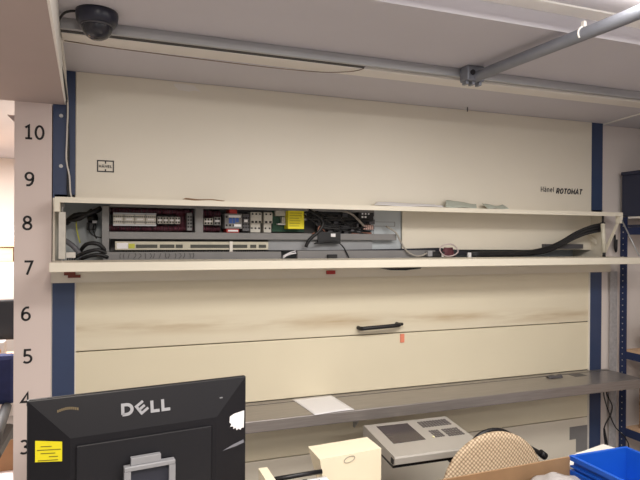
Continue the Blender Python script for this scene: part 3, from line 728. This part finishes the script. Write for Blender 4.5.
# blue crates
def crate(z, label, hh):
    x0, x1, y0, y1 = 1.520, 1.790, -1.50, -1.090
    CO = ((x0+x1)/2, (y0+y1)/2, z-hh)
    ct = thing('storage_crate', label, 'crate', CO, 0, 'nested blue crates on the desk')
    def loop(x0, x1, y0, y1, zz): return [(x0, y0, zz), (x1, y0, zz), (x1, y1, zz), (x0, y1, zz)]
    def shell(mb, i0, z0, i1, z1, t):
        A0, A1 = loop(x0+i0, x1-i0, y0+i0, y1-i0, z0), loop(x0+i1, x1-i1, y0+i1, y1-i1, z1)
        B0, B1 = loop(x0+i0+t, x1-i0-t, y0+i0+t, y1-i0-t, z0), loop(x0+i1+t, x1-i1-t, y0+i1+t, y1-i1-t, z1)
        for k in range(4):
            n = (k+1) % 4
            mb.hexa([A0[k], A0[n], B0[n], B0[k]], [A1[k], A1[n], B1[n], B1[k]])
    a = MB(CO); shell(a, .016, z-hh+.004, .010, z-.001, .003); a.box(x0+.0161, x1-.0161, y0+.0161, y1-.0161, z-hh, z-hh+.004)
    a.build('body', blue, ct)
    a = MB(CO); shell(a, 0, z-.016, 0, z, .013); shell(a, .003, z-.040, .003, z-.034, .008); a.build('rim', blue, ct)
    return ct
crate(.901, 'upper bright blue plastic crate nested in the one below', .14)
crate(.8505, 'lower bright blue plastic crate under another one on the desk', .0995)

# white plastic lid leaning between box and crates
o = MB((1.66, -1.0, .75)); a0 = math.radians(13)
lid = thing('plastic_tray', 'shallow white plastic tray behind the blue crates', 'tray', (1.667, -.98, .7505), a0)
MB().box(-.178, .178, -.06, .0, 0, .004).box(-.178, -.174, -.06, 0, .004, .1).box(.174, .178, -.06, 0, .004, .1).box(-.174, .174, -.06, -.056, .004, .1).box(-.174, .174, -.004, 0, .004, .1).build('tray_body', whitep, lid)
MB().box(-.176, .176, -.058, -.002, .094, .0995).build('tray_cover', whitep, lid)

# chair
HO = (1.48, -.62, 0)
ch = thing('office_chair', 'office chair with a tan mesh back standing between desk and worktop', 'chair', HO)
meshm = bpy.data.materials.new('tan_mesh'); meshm.use_nodes = True
N = meshm.node_tree.nodes; L = meshm.node_tree.links; b = N['Principled BSDF']; b.inputs['Roughness'].default_value = .75
tc = N.new('ShaderNodeTexCoord'); mp = N.new('ShaderNodeMapping'); mp.inputs['Rotation'].default_value = (0, math.radians(45), 0); mp.inputs['Scale'].default_value = (1, .0, 1)
vo = N.new('ShaderNodeTexVoronoi'); vo.inputs['Scale'].default_value = 78; vo.inputs['Randomness'].default_value = 0.12
rp_ = N.new('ShaderNodeValToRGB'); rp_.color_ramp.elements[0].position = .18; rp_.color_ramp.elements[0].color = rgb((226, 204, 174)); rp_.color_ramp.elements[1].position = .62; rp_.color_ramp.elements[1].color = rgb((140, 114, 88))
L.new(tc.outputs['Object'], mp.inputs[0]); L.new(mp.outputs[0], vo.inputs['Vector']); L.new(vo.outputs['Distance'], rp_.inputs[0]); L.new(rp_.outputs[0], b.inputs['Base Color'])
cx, cz = 1.503, .585
def fb(u, v):
    a = u*2*math.pi; rr = v
    ca, sa = math.cos(a), math.sin(a); e_ = 1.0
    x = .262*math.copysign(abs(ca)**e_, ca)*rr; z_ = .282*math.copysign(abs(sa)**e_, sa)*rr
    return (cx+x, -.74+.9*x*x*.6+.02*(z_/.28), cz+z_-.08*x)
bmb = MB(HO); 
bmb.sheet(lambda u, v: fb(u, .02+.98*v), 60, 10, .012)
back = bmb.build('backrest', meshm, ch)
fr = MB(HO)
fr.tube([(1.36, -.68, .72), (1.395, -.665, .78), (1.44, -.66, .828), (1.50, -.66, .850), (1.57, -.66, .842), (1.64, -.66, .803), (1.725, -.66, .748), (1.79, -.662, .712)], .0105, 8)
fr.build('back_frame', blackp, back)
MB(HO).tube([(1.775, -.661, .722), (1.80, -.663, .703)], .0165, 10, smooth=0).build('frame_end', blackp, back)
MB(HO).tube([(1.47, -.70, .72), (1.47, -.69, .55), (1.47, -.72, .43), (1.47, -.85, .41)], .022, 10).build('back_stem', blackp, ch)
MB(HO).box(1.23, 1.71, -1.22, -.76, .42, .49, .03).build('seat', bluefab, ch)
MB(HO).tube([(1.47, -.98, .10), (1.47, -.98, .42)], .028, 12, smooth=0).build('gas_column', greyd, ch)
for k in range(5):
    a = math.radians(18+72*k); ex, ey = 1.47+.28*math.cos(a), -.98+.28*math.sin(a)
    lg_ = MB(HO).tube([(1.47, -.98, .12), (ex, ey, .075)], .02, 8, smooth=0).build('leg', blackp, ch)
    MB(HO).tube([(ex-.02*math.sin(a), ey+.02*math.cos(a), .03), (ex+.02*math.sin(a), ey-.02*math.cos(a), .03)], .03, 14, smooth=0).build('castor', black, lg_)

# ================================================================== under the ceiling
# track
tk = thing('ceiling_track', 'long aluminium track with a white lower lip under the ceiling', 'track', (1.3, -.56, 2.386))
TO = (1.3, -.56, 2.386)
MB(TO).box(-.172, 3.7, -.640, -.625, 2.350, 2.3855, .002).build('front_rail', alu, tk)
MB(TO).box(-.172, .93, -.625, -.602, 2.3495, 2.3855).build('dark_slot_fill', black, tk)  # solid black put in for the dark of the open track slot
MB(TO).box(.93, 3.7, -.625, -.602, 2.356, 2.3855).build('inner_rail', alu, tk)
MB(TO).box(-.172, 3.7, -.602, -.508, 2.346, 2.3855, .003).build('lower_lip', whitep, tk)
# dome camera
co = (-.057, -.722, 2.386)
dc = thing('dome_camera', 'black dome security camera hanging from the ceiling beside the soffit', 'camera', co)
MB(co).lathe([(.064, 0), (.065, -.010), (.062, -.030), (.056, -.041), (.050, -.043)], co).build('camera_base', mat('navy_black_plastic', (34, 36, 52), .3, var=.05), dc)
dm = mat('smoked_dome', (40, 40, 48), .08, var=.03)
MB(co).lathe([(.048, -.042), (.047, -.052), (.042, -.066), (.032, -.078), (.02, -.085), (.003, -.088)], co, 32).build('dome', dm, dc)
MB(co).lathe([(.049, -.042), (.0505, -.045), (.0495, -.048), (.048, -.048)], co, 32).build('dome_ring', greyd, dc)
q = MB((-.16, -.5, 2.35)).tube([(-.11, -.735, 2.378), (-.145, -.72, 2.376), (-.166, -.68, 2.372), (-.180, -.655, 2.345), (-.182, -.64, 2.305), (-.183, -.60, 2.28)], .004, 7)
tag(q.build('camera_cable', black), 'thin black cable running from the dome camera down past the track end', 'cable')
q = MB((-.2, -.03, 2.1)).tube([(-.176, -.55, 2.34), (-.178, -.40, 2.30), (-.185, -.20, 2.26), (-.192, -.03, 2.22), (-.196, -.014, 2.10), (-.198, -.012, 2.0), (-.186, -.012, 1.93), (-.182, -.012, 1.86), (-.176, -.012, 1.837)], .0035, 7)
tag(q.build('white_cable', mat('white_cable', (214, 208, 200), .5)), 'thin white cable hanging down the blue post beside the numerals', 'cable')
q = MB((-.19, -.03, 2.1)).tube([(-.182, -.62, 2.29), (-.186, -.25, 2.25), (-.195, -.03, 2.23), (-.192, -.01, 2.14), (-.190, -.009, 2.0), (-.192, -.009, 1.88), (-.188, -.009, 1.837)], .005, 7)
tag(q.build('black_cable', black), 'black cable running down the blue post to the upper flap', 'cable')
q = MB((.4, -.5, 2.34)).tube([(-.168, -.53, 2.345), (-.05, -.53, 2.340), (.116, -.53, 2.337), (.485, -.53, 2.333), (.70, -.53, 2.335), (.815, -.54, 2.338), (.90, -.58, 2.341), (.93, -.61, 2.347)], .0018, 6)
tag(q.build('thin_wire', mat('taupe_wire', (120, 104, 92), .6)), 'thin dark wire sagging below the aluminium track', 'wire')
# conduit
po = (1.43, -.65, 2.35)
cd = thing('conduit', 'grey galvanised tube running from the ceiling track towards the viewer', 'tube', po)
MB(po).tube([(1.405, -.655, 2.342), (1.41, -.8, 2.343), (1.435, -1.1, 2.345), (1.455, -1.30, 2.347), (1.475, -1.45, 2.352), (1.52, -1.75, 2.36)], .0215, 16).build('pipe', zinc, cd)
cm = MB(po).box(1.355, 1.44, -.700, -.642, 2.322, 2.3855, .006).build('clamp', zinc, cd)
MB(po).tube([(1.378, -.700, 2.355), (1.378, -.706, 2.355)], .011, 12, smooth=0).build('clamp_hole', hole, cm)
for x in (1.362, 1.392, 1.425): MB(po).box(x-.007, x+.007, -.69, -.66, 2.308, 2.322, .002).build('clamp_bolt', zinc, cm)
MB(po).tube([(1.446+.0235*math.cos(math.radians(a)), -1.215, 2.3462+.0235*math.sin(math.radians(a))) for a in range(-40, 221, 20)], .003, 6, smooth=1).box(1.440, 1.452, -1.222, -1.208, 2.368, 2.388, .002).build('pipe_clip', whitep, cd)
q = MB((1.9, -.2, 2.38)).tube([(1.80, -.06, 2.386), (1.80, -.06, 2.362)], .003, 8, smooth=0)
tag(q.build('ceiling_hook', greyd), 'tiny dark hook under the ceiling above the cream panel', 'hook')

# ================================================================== rack on the far side
XO = (3.25, -.6, 0)
rk = thing('shelving_rack', 'blue steel shelving rack with punched uprights beside the carousel', 'rack', XO)
def Xm(): return MB(XO)
for (x, y0_) in ((2.978, -.045), (3.42, -.045), (2.978, -1.5), (3.42, -1.5)):
    u_ = Xm().box(x, x+.010, y0_, y0_+.045, 0, 2.1 if x > 3.2 else 1.81).build('upright', rackb, rk)
    if x < 3:
        hq = Xm()
        for i in range(44): hq.box(x-.0006, x+.001, y0_+.020, y0_+.026, .12+.038*i-.003, .12+.038*i+.003)
        hq.build('punched_hole', offw, u_)
for z in (.45, .93, 1.70):
    Xm().box(2.980, 3.0, -1.455, -.045, z, z+.045 if z > .5 else z+.05).build('beam', rackb, rk)
    Xm().box(3.44, 3.46, -1.455, -.045, z, z+.045).build('beam', rackb, rk)
    Xm().box(2.983, 3.45, -1.45, -.05, z+.046 if z > .5 else z+.051, z+.062).build('shelf', wood if z < 1 else navy, rk)
Xm().box(2.985, 3.45, -1.45, -.05, 1.80, 1.812).box(3.42, 3.45, -1.45, -.05, 1.76, 1.80).build('shelf', whitep, rk)
Xm().box(2.908, 2.966, .008, .012, 0, 1.47).build('side_panel', mat('perforated_steel', (172, 168, 168), .55, .1, var=.14, scale=60), rk)
tb = thing('storage_tote', 'dark navy tote on the top shelf of the blue rack', 'tote', (3.1, -.25, 1.8125))
MB((3.1, -.25, 1.8125)).box(2.982, 3.38, -.55, -.004, 1.813, 2.07, .006).build('tote_body', navy, tb)
MB((3.1, -.25, 1.8125)).box(2.977, 3.386, -.556, .0, 2.07, 2.092, .004).build('tote_rim', navy, tb)
tag(MB((3.1, -.4, 1.0)).box(3.06, 3.34, -.38, -.08, .9925, 1.14, .003).build('carton', mat('beige_carton', (196, 176, 152), .8, var=.05), None), 'beige carton on the lower shelf of the blue rack', 'box')
tag(MB((3.1, -.4, .6)).box(3.03, 3.36, -.42, -.10, .5125, .80, .003).build('carton', card, None), 'brown carton on the bottom shelf of the blue rack', 'box')
q = MB((2.93, 0, 1.7)).tube([(2.935, .004, 1.70), (2.93, -.004, 1.66), (2.938, .0, 1.61), (2.95, .004, 1.60), (2.952, .004, 1.67)], .007, 8)
tag(q.build('black_strap', black), 'short black strap hanging on the wall above the lower flap end', 'strap')
q = MB((2.9, 0, .6)).tube([(2.80, -.06, .81), (2.845, -.03, .72), (2.90, -.02, .64), (2.885, -.02, .58), (2.84, -.015, .50), (2.85, -.02, .38), (2.86, .0, .2), (2.86, -.02, .006)], .004, 7)
tag(q.build('hanging_cord', black), 'black cord hanging under the worktop end, bowed beside the blue post', 'cord')
q = MB((2.9, 0, .6)).tube([(2.79, -.05, .81), (2.83, -.025, .70), (2.87, -.02, .61), (2.93, -.02, .50), (2.99, -.06, .41), (2.995, -.065, .2), (2.99, -.06, .006)], .0035, 7)
tag(q.build('hanging_cord', black), 'thinner black cord crossing under the worktop end towards the rack', 'cord')
q = MB((2.85, 0, .3)).tube([(2.845, -.012, .50), (2.865, -.012, .42), (2.89, -.012, .30), (2.9, -.014, .006)], .006, 7)
tag(q.build('thin_rod', black), 'dark rod leaning on the white wall below the worktop end', 'rod')

# ================================================================== room behind the column
sh = thing('wall_shelf', 'pale wooden shelf with a drawer front in the room behind the column', 'shelf', (-1.2, 2.1, 1.45))
so = (-1.2, 2.1, 1.45)
MB(so).box(-2.0, -.55, 1.95, 2.35, 1.59, 1.64, .003).build('shelf_board', wood, sh)
MB(so).box(-1.9, -.70, 1.96, 2.3, 1.48, 1.589, .003).build('drawer', wood, sh)
MB(so).box(-.66, -.62, 2.0, 2.3, 0, 1.589).box(-1.96, -1.92, 2.0, 2.3, 0, 1.589).build('shelf_leg', wood, sh)
for i, (x, h_, m__, lb) in enumerate(((-.74, .10, paper, 'white crumpled paper bag on the wooden shelf'), (-.875, .13, mat('dark_bag', (70, 66, 66), .6), 'dark grey bag on the wooden shelf'))):
    q = MB((x, 2.1, 1.641))
    q.sheet(lambda u, v: (x+.05*math.cos(2*math.pi*u)*(1-.4*v)*(1+.12*math.sin(7*u*6.28)), 2.1+.07*math.sin(2*math.pi*u)*(1-.4*v), 1.6415+h_*v+.01*v*math.sin(5*u*6.28)), 20, 6, .003)
    q.box(x-.03, x+.03, 2.06, 2.14, 1.6411, 1.6411+h_*.8)
    tag(q.build('paper_bag', m__), lb, 'bag')
td_ = thing('back_desk', 'wooden desk in the room behind the column', 'desk', (-1.2, 2.2, 0))
MB((-1.2, 2.2, 0)).box(-1.9, -.45, 1.35, 1.94, .80, .83, .003).build('desktop', wood, td_)
for x in (-1.85, -.52):
    for y_ in (1.4, 1.86): MB((-1.2, 2.2, 0)).box(x, x+.05, y_, y_+.05, 0, .80).build('leg', wood, td_)
bm_ = thing('back_monitor', 'dark monitor seen from behind on the desk beyond the column', 'monitor', (-.92, 1.62, .83))
bo = (-.92, 1.62, .83)
MB(bo).box(-1.16, -.63, 1.60, 1.65, .97, 1.24, .01).build('monitor_shell', blackp, bm_)
MB(bo).box(-.95, -.88, 1.62, 1.68, .85, 1.0).box(-1.03, -.80, 1.56, 1.74, .831, .85, .004).build('monitor_stand', blackp, bm_)
MB(bo).tube([(-.76+.03*math.cos(a*.4), 1.598, 1.17+.03*math.sin(a*.4)) for a in range(17)], .003, 6, smooth=1).build('monitor_badge', silver, bm_)
pb = thing('tape_dispenser', 'grey box with a round hole on the back desk', 'dispenser', (-.76, 1.45, .83))
MB((-.76, 1.45, .83)).box(-.84, -.665, 1.42, 1.50, .8305, .99, .006).build('dispenser_body', mat('dispenser_grey', (176, 170, 170), .5), pb)
MB((-.76, 1.45, .83)).tube([(-.715, 1.425, .93), (-.715, 1.417, .93)], .03, 16, smooth=0).build('dispenser_hole', mat('ochre_core', (170, 120, 60), .6), pb)
bc = thing('back_chair', 'blue upholstered office chair behind the column', 'chair', (-.75, .95, 0))
bo = (-.75, .95, 0)
MB(bo).box(-1.0, -.53, .97, 1.04, .70, .99, .03).build('backrest', bluefab, bc)
MB(bo).box(-1.0, -.53, .50, .98, .50, .60, .03).build('seat', blackp, bc)
MB(bo).tube([(-.77, 1.05, .7), (-.77, 1.08, .5), (-.77, .9, .49)], .025, 8).tube([(-.77, .77, .08), (-.77, .77, .46)], .03, 10, smooth=0).build('column', black, bc)
MB(bo).tube([(-.60, .75, .52), (-.57, .6, .63), (-.57, .80, .68), (-.58, .97, .69)], .028, 8).build('armrest', mat('grey_armrest', (46, 45, 48), .6), bc)
for k in range(5):
    a = math.radians(72*k+10); MB(bo).tube([(-.77, .77, .09), (-.77+.27*math.cos(a), .77+.27*math.sin(a), .04)], .025, 8, smooth=0).build('leg', black, bc)
cb2 = thing('floor_carton', 'open cardboard box on the floor behind the column', 'box', (-.6, .5, 0))
bo = (-.6, .5, 0)
MB(bo).box(-.78, -.44, .34, .50, 0, .50).build('carton_body', mat('white_carton', (216, 206, 206), .7), cb2)
MB(bo).hexa([(-.565, .497, .50), (-.44, .497, .50), (-.44, .50, .50), (-.565, .50, .50)], [(-.49, .52, .645), (-.44, .52, .645), (-.44, .523, .645), (-.49, .523, .645)]).build('carton_flap', card, cb2)
q = MB((-.64, .42, .501)); q.box(-.75, -.56, .345, .48, .501, .545, .005)
tag(q.build('pink_packet', mat('pink_plastic', (232, 120, 128), .5, var=.1)), 'pink packet on top of the white floor carton', 'packet')
